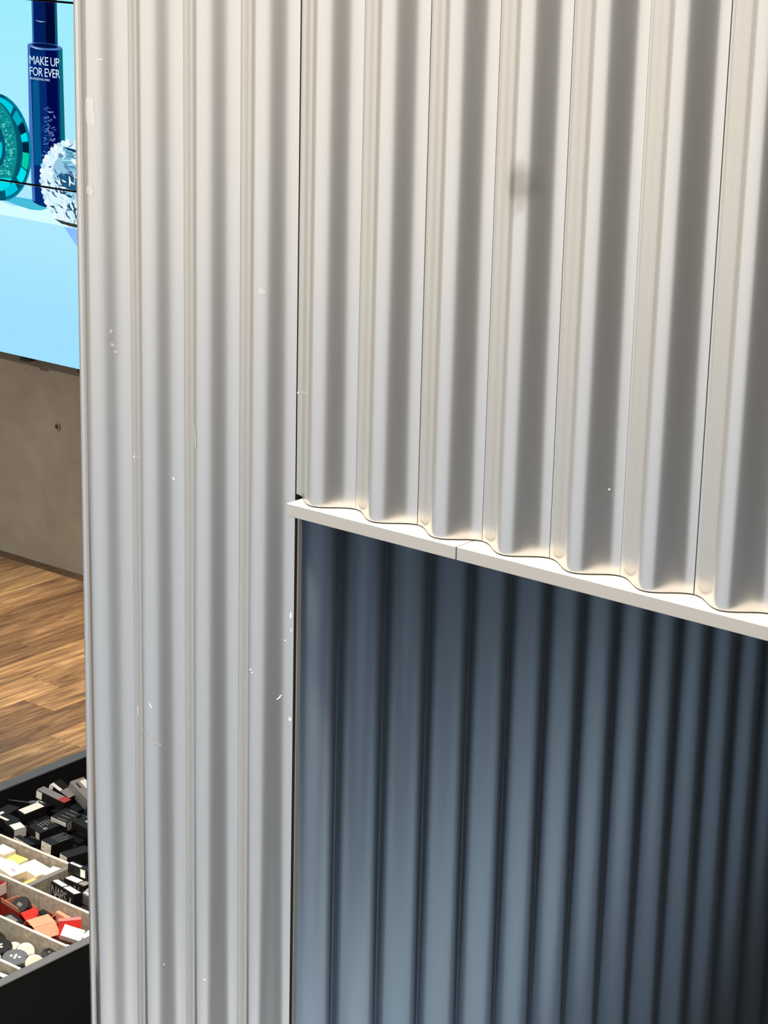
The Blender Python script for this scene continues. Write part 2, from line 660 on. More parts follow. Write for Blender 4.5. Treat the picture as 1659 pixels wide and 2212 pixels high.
structure(box('wall_beige_reflector', -5.75, -5.6, -5.6, 3.3, FZ, 3.6, MAT['plaster']), 'unseen beige wall added to tint reflections in the wave panels')  # unseen, added so wave crests reflect a dimmer beige
structure(box('wall_dark_blocker', 6.8, 6.9, -10.0, 2.6, FZ, 3.6, MAT['slate']), 'unseen dark wall added for the dark bands in the wave panels')  # unseen, added so right-facing slopes reflect something dark

# ------------------------------------------------------------------ concrete wall
wall_back = box('wall_back', -5.6, 1.6, far(0, 2.64, 0)[1], far(0, 2.84, 0)[1], FZ - 0.05, 3.6, MAT['concrete'])
structure(wall_back, 'bare brown-grey concrete wall under the video screens')
th = from_bm('tie_hole', lathe_bm([(0.0, 0.0), (0.009, 0.0), (0.013, 0.003), (0.015, 0.003), (0.015, 0.004), (0.0, 0.004)], 20), MAT['concrete'], wall_back)
th.rotation_euler.x = R(90)
th.location = far(-3.380, 2.6375, 0.5207)
hole = from_bm('hole', lathe_bm([(0.0, 0.0), (0.0095, 0.0), (0.0095, 0.0042), (0.0, 0.0042)], 18), MAT['backing'], th)

# ------------------------------------------------------------------ video wall
YT = 2.49
VW0 = Vector((-3.2, YT, 0.789))
vw = tag(empty('video_wall', far(*VW0)), 'tall video wall showing blue makeup bottle and jars above concrete wall', 'screen')
vw.scale = (KB, KB, KB)
EM = {}


def em(name, r, g, b, s=1.0):
    if name not in EM:
        EM[name] = emit('screen_' + name, srgb(r, g, b), s)
    return EM[name]


def screen_bg():
    m = bpy.data.materials.new('screen_backdrop')
    m.use_nodes = True
    nt = m.node_tree
    nt.nodes.clear()
    L = nt.links.new
    g = nt.nodes.new('ShaderNodeNewGeometry')
    s = nt.nodes.new('ShaderNodeSeparateXYZ')
    L(g.outputs['Position'], s.inputs[0])
    mr = nt.nodes.new('ShaderNodeMapRange')
    mr.inputs['From Min'].default_value = 0.79
    mr.inputs['From Max'].default_value = 2.0
    L(s.outputs['Z'], mr.inputs['Value'])
    r = nt.nodes.new('ShaderNodeValToRGB')
    e = r.color_ramp.elements
    e[0].color = (*srgb(160, 225, 255), 1)
    e[1].color = (*srgb(158, 238, 255), 1)
    k = e.new(0.33)
    k.color = (*srgb(176, 234, 255), 1)
    L(mr.outputs['Result'], r.inputs['Fac'])
    em_ = nt.nodes.new('ShaderNodeEmission')
    em_.inputs['Strength'].default_value = 1.0
    L(r.outputs['Color'], em_.inputs['Color'])
    o = nt.nodes.new('ShaderNodeOutputMaterial')
    L(em_.outputs[0], o.inputs[0])
    return m


SBG = screen_bg()
ROWZ = [0.789, 1.3835, 1.983, 2.58]
screens = {}
for cx in (-4.68, -3.615):
    for q in range(3):
        o = box('screen', cx + .002, cx + 1.063, YT, YT + 0.05, ROWZ[q] + .0022, ROWZ[q + 1] - .0022, MAT['bezel'], None)
        o.parent = vw
        o.matrix_parent_inverse = Matrix.Translation(-VW0)
        d = from_py('display', [(cx + .004, YT - .0006, ROWZ[q] + .0035), (cx + 1.061, YT - .0006, ROWZ[q] + .0035), (cx + 1.061, YT - .0006, ROWZ[q + 1] - .0035), (cx + .004, YT - .0006, ROWZ[q + 1] - .0035)], [(0, 1, 2, 3)], SBG, o)
        screens[(cx, q)] = o
br = box('mount_rail', -4.6, -2.5, YT + 0.052, YT + 0.148, 0.80, 0.85, MAT['bezel'], vw)
br.matrix_parent_inverse = Matrix.Translation(-VW0)
for bx in (-3.44, -3.155):
    b_ = box('mount_bracket', bx, bx + 0.05, YT + 0.03, YT + 0.148, 0.765, 0.80, MAT['bezel'], vw, 0.006)
    b_.matrix_parent_inverse = Matrix.Translation(-VW0)

XL, XR = -3.611, -2.554


def clip_poly(pts, z0, z1):
    """cut a picture outline to the strip of one display"""
    def cut(ps, f, inter):
        out = []
        for a, b in zip(ps, ps[1:] + ps[:1]):
            if f(a):
                out.append(a)
            if f(a) != f(b):
                out.append(inter(a, b))
        return out
    for lim, sgn in ((z0, 1), (z1, -1)):
        if not pts:
            return pts
        pts = cut(pts, lambda p_: sgn * (p_[1] - lim) >= 0, lambda a, b: (a[0] + (b[0] - a[0]) * (lim - a[1]) / (b[1] - a[1]), lim))
    for lim, sgn in ((XL, 1), (XR, -1)):
        if not pts:
            return pts
        pts = cut(pts, lambda p_: sgn * (p_[0] - lim) >= 0, lambda a, b: (lim, a[1] + (b[1] - a[1]) * (lim - a[0]) / (b[0] - a[0])))
    return pts


layer = [0]


def picture(name, pts, mat, step=1):
    """a flat shape shown on the middle screens"""
    layer[0] += step
    y = YT - 0.0006 - 0.00006 * layer[0]
    for q in range(3):
        ps = clip_poly(list(pts), ROWZ[q] + .0035, ROWZ[q + 1] - .0035)
        if len(ps) < 3:
            continue
        bm = bmesh.new()
        vs = [bm.verts.new((x, y, z)) for x, z in ps]
        f = bm.faces.new(vs)
        if f.normal.y > 0:
            f.normal_flip()
        bmesh.ops.triangulate(bm, faces=[f])
        from_bm(name, bm, mat, screens[(-3.615, q)])


def ell(cx, cz, rx, rz, a0=0, a1=360, n=40):
    return [(cx + rx * math.cos(R(a0 + (a1 - a0) * k / n)), cz + rz * math.sin(R(a0 + (a1 - a0) * k / n))) for k in range(n + (a1 - a0 < 360))]


def sector(cx, cz, rx, rz, f, a0, a1, n=14):
    return ell(cx, cz, rx, rz, a0, a1, n) + ell(cx, cz, rx * f, rz * f, a0, a1, n)[::-1]


# table top in the picture
picture('picture_tabletop', [(XL, 1.318), (-3.48, 1.312), (-3.42, 1.302), (-3.33, 1.303), (-3.24, 1.312), (XR, 1.318), (XR, 1.275), (-3.16, 1.2635), (-3.48, 1.2666), (XL, 1.268)], em('white', 214, 253, 255))
picture('picture_shadow', [(XL, 1.32), (-3.47, 1.318), (-3.40, 1.308), (-3.33, 1.300), (-3.28, 1.303), (-3.25, 1.312), (-3.30, 1.335), (-3.40, 1.335), (-3.50, 1.34)], em('shadow_teal', 70, 190, 222))
# bottle
CX = -3.2435
picture('picture_bottle_cap', [(-3.3025, 1.841), (-3.3015, 2.3), (-3.1865, 2.3), (-3.1825, 1.836)], em('cap', 3, 30, 92))
picture('picture_bottle_cap', [(-3.3025, 1.841), (-3.3015, 2.3), (-3.2935, 2.3), (-3.2945, 1.838)], em('edge_blue', 60, 105, 180))
picture('picture_bottle_cap', [(-3.238, 1.838), (-3.238, 2.3), (-3.198, 2.3), (-3.196, 1.836)], em('cap_dark', 2, 8, 48))
picture('picture_bottle_cap', [(-3.194, 1.836), (-3.195, 2.3), (-3.1865, 2.3), (-3.1825, 1.836)], em('edge_teal', 14, 92, 120))
picture('picture_highlight', [(-3.289, 1.9195), (-3.262, 1.9165), (-3.235, 1.9175), (-3.262, 1.9135)], em('pale', 190, 215, 245))
body = [(-3.3253, 1.838)] + [(CX + 0.0819 * math.cos(R(a)), 1.838 + 0.009 * math.sin(R(a))) for a in range(180, -1, -15)] + [(-3.1571, 1.55), (-3.160, 1.325), (-3.19, 1.314), (-3.238, 1.3147), (-3.285, 1.319), (-3.312, 1.326), (-3.319, 1.331), (-3.3267, 1.5337)]
picture('picture_bottle', body, em('bottle', 4, 42, 112))
picture('picture_bottle', [(-3.3253, 1.838), (-3.3267, 1.5337), (-3.319, 1.331), (-3.3055, 1.331), (-3.312, 1.5337), (-3.314, 1.838)], em('edge_blue2', 70, 118, 190))
picture('picture_bottle', [(-3.306, 1.72), (-3.306, 1.45), (-3.27, 1.45), (-3.275, 1.74)], em('bottle_teal', 4, 86, 140))
picture('picture_bottle', [(-3.242, 1.83), (-3.236, 1.5), (-3.186, 1.5), (-3.188, 1.83)], em('bottle_dark', 2, 10, 74))
picture('picture_bottle', [(-3.180, 1.835), (-3.176, 1.5), (-3.1575, 1.5), (-3.1610, 1.835)], em('edge_teal2', 10, 106, 122))
picture('picture_bottle_shoulder', ell(CX, 1.838, 0.0815, 0.011), em('shoulder', 76, 122, 186))
picture('picture_bottle_shoulder', ell(CX + .001, 1.8405, 0.0600, 0.0075), em('cap2', 3, 18, 70))
picture('picture_highlight', [(-3.316, 1.834), (-3.285, 1.8278), (-3.25, 1.8265), (-3.285, 1.8315)], em('pale'  , 190, 215, 245))
rs = random.Random(5)
for k in range(150):      # wet sparkle down the bottle
    t_ = rs.random()
    z_ = 1.645 - t_ * 0.27
    x_ = CX + 0.012 + rs.gauss(0, 0.012 + 0.016 * t_)
    if not (-3.30 < x_ < -3.172):
        continue
    w_ = rs.uniform(.003, .009)
    s_ = rs.uniform(-.8, .8)
    picture('picture_sparkle', [(x_ - w_, z_ + s_ * .003), (x_, z_ + .0022), (x_ + w_, z_ - s_ * .003), (x_, z_ - .0012)], em('sparkle%d' % (k // 50), *((46, 88, 170), (90, 130, 200), (130, 160, 220))[k // 50]), 1 if k % 50 == 0 else 0)
text_layer = layer[0] + 1
layer[0] += 1
# green jar
JX, JZ = -3.478, 1.492
picture('picture_jar', ell(JX, JZ, 0.162, 0.178), em('jar_dark', 2, 84, 108))
picture('picture_jar', sector(JX, JZ, 0.162, 0.178, .955, -80, 75), em('jar_edge', 8, 128, 158))
for a0, a1, c in ((58, 88, (0, 206, 228)), (36, 52, (0, 176, 196)), (12, 22, (0, 220, 232)), (-22, -2, (4, 206, 168)), (-44, -24, (0, 226, 236)), (-78, -52, (0, 196, 222))):
    picture('picture_jar', sector(JX, JZ, 0.148, 0.166, .80, a0, a1), em('jar_%d_%d_%d' % c, *c))
picture('picture_jar', sector(JX, JZ, 0.150, 0.168, .80, 22, 34), em('jar_black', 2, 34, 62))
picture('picture_jar', sector(JX, JZ, 0.150, 0.168, .80, -2, 11), em('jar_black', 2, 34, 62))
picture('picture_jar', ell(JX - .012, JZ + .004, 0.112, 0.150), em('jar_face_rim', 3, 96, 112))
picture('picture_jar', ell(JX - .016, JZ + .004, 0.107, 0.146), em('jar_face', 14, 140, 146))
for k in range(150):
    a = rs.uniform(-95, 95)
    q = rs.uniform(.45, .93)
    x_, z_ = JX - .016 + .105 * q * math.cos(R(a)), JZ + .004 + .142 * q * math.sin(R(a))
    w_ = rs.uniform(.004, .010)
    picture('picture_sparkle', [(x_ - w_, z_ - .001), (x_, z_ + .004), (x_ + w_, z_ + .001), (x_, z_ - .004)], em('jarsp%d' % (k // 50), *((4, 116, 122), (30, 176, 172), (86, 200, 196))[k // 50]), 1 if k % 50 == 0 else 0)
picture('picture_jar', [(JX - .13, 1.376), (JX + .062, 1.395), (JX + .05, 1.368), (JX + .02, 1.350), (JX - .03, 1.338), (JX - .10, 1.345)], em('jar_cyan', 0, 222, 238))
picture('picture_jar', sector(JX - .016, JZ + .002, 0.052, 0.075, .74, -85, 85), em('jar_ring', 4, 84, 112))
picture('picture_jar', sector(JX - .016, JZ + .002, 0.036, 0.054, .3, -85, 20), em('jar_cyan2', 0, 200, 220))
# clear jar with wavy glass
GX, GZ = -3.110, 1.4045
picture('picture_glass_jar', ell(GX, GZ, 0.163, 0.142), em('glass', 222, 246, 255))
picture('picture_glass_jar', ell(GX + .02, GZ + .03, 0.128, 0.080), em('glass_blue', 150, 200, 226))
picture('picture_glass_jar', [(-3.166, 1.525), (-3.054, 1.517), (-3.054, 1.45), (-3.160, 1.455)], em('glass_label', 118, 182, 214))
picture('picture_glass_jar', [(-3.164, 1.524), (-3.13, 1.5215), (-3.09, 1.516), (-3.09, 1.509), (-3.14, 1.515)], em('navy', 8, 44, 84))
for z_ in (1.498, 1.466):
    picture('picture_glass_jar', [(-3.158, z_), (-3.09, z_ - .004), (-3.09, z_ - .008), (-3.158, z_ - .004)], em('glass_line', 74, 136, 176))
picture('picture_glass_jar', [(-3.205, 1.420), (-3.18, 1.436), (-3.13, 1.437), (-3.06, 1.44), (-3.06, 1.385), (-3.14, 1.388), (-3.185, 1.395)], em('glass_navy', 38, 92, 128))


def stroke(x, z, a, length, width, bend, n=7):
    """a tapering curved brush stroke"""
    c = [(x, z)]
    for k in range(n):
        c.append((c[-1][0] + length / n * math.cos(a), c[-1][1] + length / n * math.sin(a)))
        a += bend / n
    L_, R_ = [], []
    for k, (u, v) in enumerate(c):
        p0, p1 = c[max(0, k - 1)], c[min(n, k + 1)]
        t = math.atan2(p1[1] - p0[1], p1[0] - p0[0]) + math.pi / 2
        w = width / 2 * (0.25 + math.sin(math.pi * (k + .4) / (n + .8)))
        L_.append((u + w * math.cos(t), v + w * math.sin(t)))
        R_.append((u - w * math.cos(t), v - w * math.sin(t)))
    return L_ + R_[::-1]


for k in range(50):      # knobbly outline of the cut glass
    a = R(88 + (k * 3 % 50) * 7.2)
    x_, z_ = GX + .160 * math.cos(a), GZ + .139 * math.sin(a)
    picture('picture_glass_jar', ell(x_, z_, rs.uniform(.008, .013), rs.uniform(.007, .011), 0, 360, 10), (em('glass', 222, 246, 255), em('glass_mid', 186, 226, 242), em('g_white', 240, 252, 255))[k // 17], 1 if k % 17 == 0 else 0)
for q, (col_, n_) in enumerate(((em('glass_mid', 186, 226, 242), 62), (em('g_mint', 170, 236, 226), 26), (em('g_steel', 92, 146, 178), 48), (em('g_dark', 24, 74, 112), 74), (em('g_white', 240, 252, 255), 62))):
    for k in range(n_):
        a = rs.uniform(0, 360)
        f_ = math.sqrt(rs.uniform(.02, .86))
        x_, z_ = GX + .163 * f_ * math.cos(R(a)), GZ + .142 * f_ * math.sin(R(a))
        if q == 3 and z_ > 1.452:
            continue
        t_ = R(rs.uniform(-75, -10)) * (1 if x_ < GX else -1) if z_ < 1.45 else R(rs.uniform(-40, 40))
        picture('picture_glass_jar', stroke(x_, z_, t_, rs.uniform(.014, .036), rs.uniform(.003, .0068), rs.uniform(-1.1, 1.1)), col_, 1 if k == 0 else 0)
picture('picture_shadow', [(-3.213, 1.284), (-3.18, 1.272), (-3.14, 1.268), (-3.09, 1.266), (-3.0, 1.266), (-3.0, 1.278), (-3.10, 1.277), (-3.15, 1.279)], em('g_base', 52, 62, 56))
picture('picture_shadow', [(-3.165, 1.2625), (-3.0, 1.263), (-3.0, 1.12), (-3.06, 1.16), (-3.105, 1.205), (-3.14, 1.235)], em('shadow_blue', 140, 190, 255))
# lettering on the bottle
for body_, x_, z_, w_, h_, sp in (('MAKE UP', -3.3165, 1.7775, 0.1400, 0.0275, .92), ('FOR EVER', -3.3165, 1.7415, 0.1420, 0.0275, .92), ('PROFESSIONAL PARIS', -3.3160, 1.7285, 0.0930, 0.0072, 1.0)):
    t_ = text_mesh('lettering', body_, w_, h_, 0, em('letter', 214, 240, 255), screens[(-3.615, 1)], sp)
    t_.rotation_euler = (R(90), 0, 0)
    t_.location = (x_, YT - 0.0006 - 0.00006 * text_layer, z_)

# ------------------------------------------------------------------ tester bin
ZR = 0.375
BX0, BX1, BY0, BY1 = -1.463, -0.7425, -0.30, 1.25
bin_ = tag(empty('display_bin', ((BX0 + BX1) / 2, 0.4, FZ)), 'low black display bin with grey rim, divided into felt compartments of cosmetics', 'display bin')


def bpart(name, x0, x1, y0, y1, z0, z1, mat, bev=0.0, parent=None):
    o = box(name, x0, x1, y0, y1, z0, z1, MAT[mat], bin_, bev)
    o.matrix_parent_inverse = Matrix.Translation(-bin_.location)
    return o


bpart('side_panel', BX0, BX0 + 0.03, BY0, BY1, FZ, ZR - 0.004, 'binblack')
bpart('side_panel', BX1 - 0.021, BX1, BY0, BY1, FZ, ZR - 0.004, 'binblack')
bpart('end_panel', BX0 + 0.03, BX1 - 0.021, BY0, BY0 + 0.03, FZ, ZR - 0.004, 'binblack')
bpart('end_panel', BX0 + 0.03, BX1 - 0.021, BY1 - 0.03, BY1, FZ, ZR - 0.004, 'binblack')
bpart('bottom_panel', BX0 + 0.03, BX1 - 0.021, BY0 + 0.03, BY1 - 0.03, 0.255, 0.27, 'binblack')
bpart('rim', BX0 - 0.001, BX0 + 0.031, BY0, BY1, ZR - 0.004, ZR, 'rim', 0.001)
bpart('rim', BX1 - 0.021, BX1 + 0.001, BY0, BY1, ZR - 0.004, ZR, 'rim', 0.001)
IX0, IX1 = BX0 + 0.031, BX1 - 0.022


def divider(x0, x1, y0, y1, cap='feltlit', h=ZR):
    d = bpart('divider', x0, x1, y0, y1, 0.2705, h - 0.0015, 'felt')
    c = box('divider_edge', x0, x1, y0, y1, h - 0.0015, h, MAT[cap], d)
    c.matrix_parent_inverse = Matrix.Translation(-bin_.location)
    c.matrix_parent_inverse = Matrix.Identity(4)


divider(IX0, IX1, 0.4650, 0.4710)
divider(IX0, IX1, 0.3330, 0.3390)
divider(IX0, IX1, 0.2040, 0.2100)
divider(IX0, IX1, 0.0800, 0.0860)
divider(-1.0290, -1.0155, 0.3395, 0.4645, 'greycap')


def carton(label, x, y, z, l, w, h, rot, mat, patches=(), group=None, name='cosmetic_carton'):
    """a closed card box; patches: (part name, face T/X/Y, u0, u1, v0, v1, material) as fractions of that face"""
    o = from_bm(name, box_bm(-l / 2, l / 2, -w / 2, w / 2, -h / 2, h / 2, 0.0006), MAT[mat])
    o.location = (x, y, z)
    o.rotation_euler = [R(a) for a in rot]
    tag(o, label, 'carton', group)
    e = 0.0004
    for nm, face, u0, u1, v0, v1, m in patches:
        if face == 'T':
            box(nm, -l / 2 + l * u0, -l / 2 + l * u1, -w / 2 + w * v0, -w / 2 + w * v1, h / 2, h / 2 + e, MAT[m], o)
        elif face == 'X':
            box(nm, l / 2, l / 2 + e, -w / 2 + w * u0, -w / 2 + w * u1, -h / 2 + h * v0, -h / 2 + h * v1, MAT[m], o)
        else:
            box(nm, -l / 2 + l * u0, -l / 2 + l * u1, -w / 2 - e, -w / 2, -h / 2 + h * v0, -h / 2 + h * v1, MAT[m], o)
    return o


def lines(n, face='T', u0=.12, u1=.62, v0=.15, v1=.85, mat='print', along='u'):
    out = []
    for k in range(n):
        if along == 'u':
            a = v0 + (v1 - v0) * k / max(1, n - 1)
            out.append(('print_line', face, u0, u1 - .12 * (k % 2), a, a + .05, mat))
        else:
            a = u0 + (u1 - u0) * k / max(1, n - 1)
            out.append(('print_line', face, a, a + .05, v0, v1 - .12 * (k % 2), mat))
    return out


GB = 'black cartons heaped in the far compartment'
carton('black carton with a white sticker covering its top, middle of the black heap', -1.325, 0.628, 0.352, .030, .062, .024, (4, 3, -8), 'black', [('sticker', 'T', .08, .94, .05, .9, 'white')], GB)
carton('grey-topped black carton with a red tip lying across the black heap', -1.318, 0.688, 0.368, .085, .024, .022, (0, 7, 4), 'black', [('top_panel', 'T', 0, .76, .02, .98, 'greycard'), ('red_tip', 'T', .76, 1, .02, .98, 'red'), ('sticker', 'Y', .0, .2, .1, .9, 'white')], GB)
carton('carton propped up with a bent white strip, behind the red-tipped carton', -1.330, 0.728, 0.364, .060, .036, .030, (0, 22, 6), 'black', [('sticker', 'T', .02, .5, .02, .30, 'white'), ('top_panel', 'T', .52, .98, .04, .96, 'greycard'), ('sticker', 'Y', .0, .18, .05, .98, 'white')], GB)
carton('grey carton with an upright white sticker beside the wave wall edge', -1.288, 0.756, 0.368, .070, .040, .030, (0, 24, -4), 'greycard', [('sticker', 'T', .12, .55, .55, .95, 'white'), ('print_line', 'T', .15, .4, .2, .3, 'black')], GB)
carton('flat black carton with rows of grey print and a small grey square on top', -1.238, 0.583, 0.352, .044, .052, .020, (3, 4, -6), 'black', lines(5, 'T', .15, .62, .35, .92) + [('grey_square', 'T', .72, .88, .30, .48, 'greycard'), ('sticker', 'Y', .62, .92, .05, .85, 'sticker')], GB)
carton('black carton with a white end, just short of the grey-printed flat carton', -1.292, 0.546, 0.350, .045, .034, .024, (0, 8, -12), 'black', [('sticker', 'X', .05, .95, .08, .95, 'white'), ('sticker', 'T', .45, .98, .1, .9, 'white')], GB)
carton('black carton with an L-shaped white sticker beside the black heap', -1.345, 0.568, 0.346, .055, .030, .020, (0, 6, 5), 'black', [('sticker', 'T', .05, .9, .05, .30, 'white'), ('sticker', 'T', .05, .2, .32, .9, 'white')], GB)
carton('black carton with white-edged side and grey end in the middle of the heap', -1.238, 0.652, 0.352, .048, .050, .024, (5, 3, 3), 'black', lines(4, 'T', .3, .92, .1, .9) + [('sticker', 'Y', .02, .98, .55, .98, 'white'), ('end_panel', 'X', .05, .7, .1, .9, 'greycard')], GB)
carton('black carton with a small pale blue square on its top', -1.188, 0.668, 0.348, .050, .048, .020, (0, 5, -2), 'black', [('blue_square', 'T', .42, .62, .42, .62, 'bluedot')] + lines(4, 'T', .1, .8, .75, .96), GB)
carton('black carton with a big white end label, nearest the felt divider', -1.165, 0.556, 0.350, .034, .068, .024, (-3, 5, 0), 'black', [('end_label', 'Y', .06, .96, .06, .96, 'sticker')] + lines(4, 'T', .15, .85, .35, .9, along='v'), GB)
carton('black carton with a white end label lying by the divider corner', -1.098, 0.548, 0.342, .030, .066, .026, (-2, 3, -8), 'black', [('end_label', 'Y', .04, .9, .06, .94, 'sticker')], GB)
carton('black carton with a long off-white side panel against the felt divider', -1.222, 0.509, 0.346, .052, .020, .022, (-12, 7, 0), 'black', [('side_panel_print', 'Y', .02, .95, .1, .95, 'sticker')], GB)
carton('pale grey-ended black carton at the frame edge of the black heap', -1.372, 0.600, 0.344, .034, .040, .026, (0, 0, 10), 'black', [('end_label', 'Y', .1, .95, .1, .9, 'greycard')], GB)
carton('black carton with two stacked grey labels at the corner by cream cartons', -1.262, 0.484, 0.338, .036, .022, .030, (0, 0, -4), 'black', [('end_label', 'Y', .3, .95, .52, .95, 'greycard'), ('end_label', 'Y', .3, .85, .05, .42, 'greycard')], GB)
rf = random.Random(11)
for gx in range(6):
    for gy in range(4):
        carton('plain black carton buried beneath the labelled cartons of the black heap', -1.395 + gx * 0.066 + rf.uniform(-.004, .004), 0.515 + gy * 0.074 + rf.uniform(-.004, .004), 0.306 + rf.uniform(0, .006), .052, .060, .022, (0, 0, rf.uniform(-7, 7)), 'black', [('print_line', 'T', .1, .7, .3, .36, 'print'), ('end_label', 'Y', .1, .5, .2, .8, 'sticker')] if (gx + gy) % 3 == 0 else [('print_line', 'T', .2, .8, .5, .55, 'print')], 'black cartons underneath the heap')

wand = tag(from_bm('mascara_wand', lathe_bm([(0, -.040), (.0012, -.040), (.0012, .018), (.0045, .019), (.0045, .026), (.0062, .027), (.0062, .040), (0, .040)], 14), MAT['bluegrey'], None, 'auto'), 'thin dark wand with a pale tip lying on the black heap', 'mascara wand')
wand.location = (-1.385, 0.655, 0.352)
wand.rotation_euler = (0, R(84), R(12))
from_bm('pale_tip', lathe_bm([(0, .0405), (.0064, .0405), (.0064, .052), (.005, .054), (0, .054)], 14), MAT['white'], wand, 'auto')

GC = 'cream and yellow cartons in one compartment'
carton('white-topped cream carton standing against the felt divider, farthest of its compartment', -1.214, 0.442, 0.345, .044, .034, .032, (0, 0, -4), 'cream', [('top_panel', 'T', .03, .97, .03, .97, 'white')], GC)
carton('yellow-topped carton between two cream cartons', -1.166, 0.436, 0.340, .040, .034, .030, (0, 0, 2), 'cream', [('top_panel', 'T', .03, .97, .03, .97, 'yellow')], GC)
carton('white-topped cream carton at the frame edge beside the yellow-topped one', -1.188, 0.397, 0.343, .044, .036, .032, (0, 0, 3), 'cream', [('top_panel', 'T', .03, .97, .03, .97, 'white')], GC)
carton('largest cream carton, long and white-topped, beside the grey divider', -1.100, 0.430, 0.344, .062, .046, .028, (0, 4, -3), 'cream', [('top_panel', 'T', .02, .98, .03, .97, 'white')], GC)
carton('small cream carton tucked into the corner of the two dividers', -1.052, 0.440, 0.346, .030, .036, .030, (6, 0, 8), 'cream', [('top_panel', 'T', .03, .97, .03, .97, 'white')], GC)
c6 = carton('big cream carton printed with an oval and a plum mark on top', -1.118, 0.377, 0.352, .060, .042, .040, (0, 6, -6), 'cream', [('top_panel', 'T', .02, .98, .02, .98, 'white'), ('plum_mark', 'T', .58, .80, .40, .47, 'plumprint'), ('print_line', 'T', .15, .8, .2, .225, 'salmon')] + [('print_line', 'X', .15, .8, .12 + .12 * k, .15 + .12 * k, 'greycard') for k in range(5)], GC)
carton('small yellow carton leaning on the grey divider', -1.062, 0.388, 0.336, .032, .030, .026, (0, 6, 0), 'yellow', [('top_panel', 'T', .03, .97, .05, .95, 'yellow')], GC)
carton('cream carton at the frame edge spilling over towards the red cartons', -1.190, 0.356, 0.346, .050, .026, .030, (0, 0, 0), 'cream', [('top_panel', 'T', .03, .97, .03, .97, 'white')], GC)

GN = 'black and white cartons behind the short divider'
n1 = carton('black carton lettered in large pale capitals with a white top edge', -0.966, 0.394, 0.352, .078, .024, .034, (-8, 3, -6), 'black', [('top_strip', 'T', .02, .44, .12, .72, 'white'), ('top_strip', 'T', .50, .97, .12, .80, 'white')], GN)
t_ = text_mesh('lettering', 'NARS', .052, .024, 0, MAT['greycard'], n1, .72)
t_.rotation_euler = (R(90), 0, 0)
t_.location = (-.035, -.0125, -.0125)
t_ = text_mesh('lettering', 'I', .005, .018, 0, MAT['greycard'], n1)
t_.rotation_euler = (R(90), 0, 0)
t_.location = (.027, -.0125, -.012)
n2 = carton('black carton with a white top and one pale letter on its side', -0.975, 0.436, 0.352, .056, .028, .026, (-6, 3, 4), 'black', [('top_panel', 'T', .03, .62, .1, .8, 'white'), ('top_panel', 'T', .68, .98, .1, .9, 'greycard')], GN)
t_ = text_mesh('lettering', 'N', .014, .014, 0, MAT['greycard'], n2)
t_.rotation_euler = (R(90), 0, 0)
t_.location = (.002, -.0145, -.007)
carton('black carton with a white square end, farthest behind the short divider', -0.985, 0.453, 0.380, .056, .016, .020, (0, 2, 3), 'black', [('end_label', 'Y', .66, .9, .05, .95, 'white'), ('top_strip', 'T', .05, .6, .2, .6, 'white')], GN)
carton('grey carton tilted beside the lettered black carton', -0.912, 0.428, 0.350, .042, .040, .030, (12, 14, 10), 'greycard', [('print_line', 'T', .1, .9, .1, .16, 'white')], GN)
carton('black carton with a white corner sticker lying under the lettered one', -0.888, 0.374, 0.338, .040, .036, .018, (0, 0, 8), 'black', [('corner_sticker', 'T', .45, .95, .05, .55, 'white')], GN)
carton('black carton leaning in the felt corner by the grey divider', -1.000, 0.352, 0.318, .036, .020, .040, (0, -14, 0), 'black', [('print_line', 'Y', .2, .8, .7, .75, 'print')], GN)
carton('flat black carton on the bottom of the compartment below the lettered carton', -0.930, 0.400, 0.292, .120, .090, .034, (0, 0, 2), 'black', [('print_line', 'T', .2, .8, .3, .33, 'print')], GN)

GR = 'red and salmon cartons in one compartment'


def open_carton(label, x, y, z, l, w, h, rot, inside, outside, flaps=(), group=GR):
    """an opened card box without a lid: bottom, four walls and hinged flaps"""
    o = empty('opened_carton', (x, y, z), rot)
    tag(o, label, 'carton', group)
    t = .0009
    box('carton_bottom', -l / 2, l / 2, -w / 2, w / 2, -h / 2, -h / 2 + t, MAT[outside], o)
    for s in (-1, 1):
        a = sorted((s * w / 2, s * (w / 2 - t)))
        box('carton_side', -l / 2, l / 2, a[0], a[1], -h / 2 + t, h / 2, MAT[inside if s > 0 else outside], o)
        a = sorted((s * l / 2, s * (l / 2 - t)))
        box('carton_end', a[0], a[1], -w / 2 + t, w / 2 - t, -h / 2 + t, h / 2, MAT[inside if s < 0 else outside], o)
    for side, length, ang, m in flaps:
        f = empty('flap_hinge') if False else None
        if side in ('X', 'x'):
            q = box('flap', 0, length, -w / 2 + .002, w / 2 - .002, -t / 2, t / 2, MAT[m], o)
            q.location = (l / 2 if side == 'X' else -l / 2, 0, h / 2)
            q.rotation_euler = (0, R(-ang if side == 'X' else -(180 - ang)), 0)
        else:
            q = box('flap', -l / 2 + .002, l / 2 - .002, 0, length, -t / 2, t / 2, MAT[m], o)
            q.location = (0, w / 2 if side == 'Y' else -w / 2, h / 2)
            q.rotation_euler = (R(ang if side == 'Y' else 180 - ang), 0, 0)
    return o


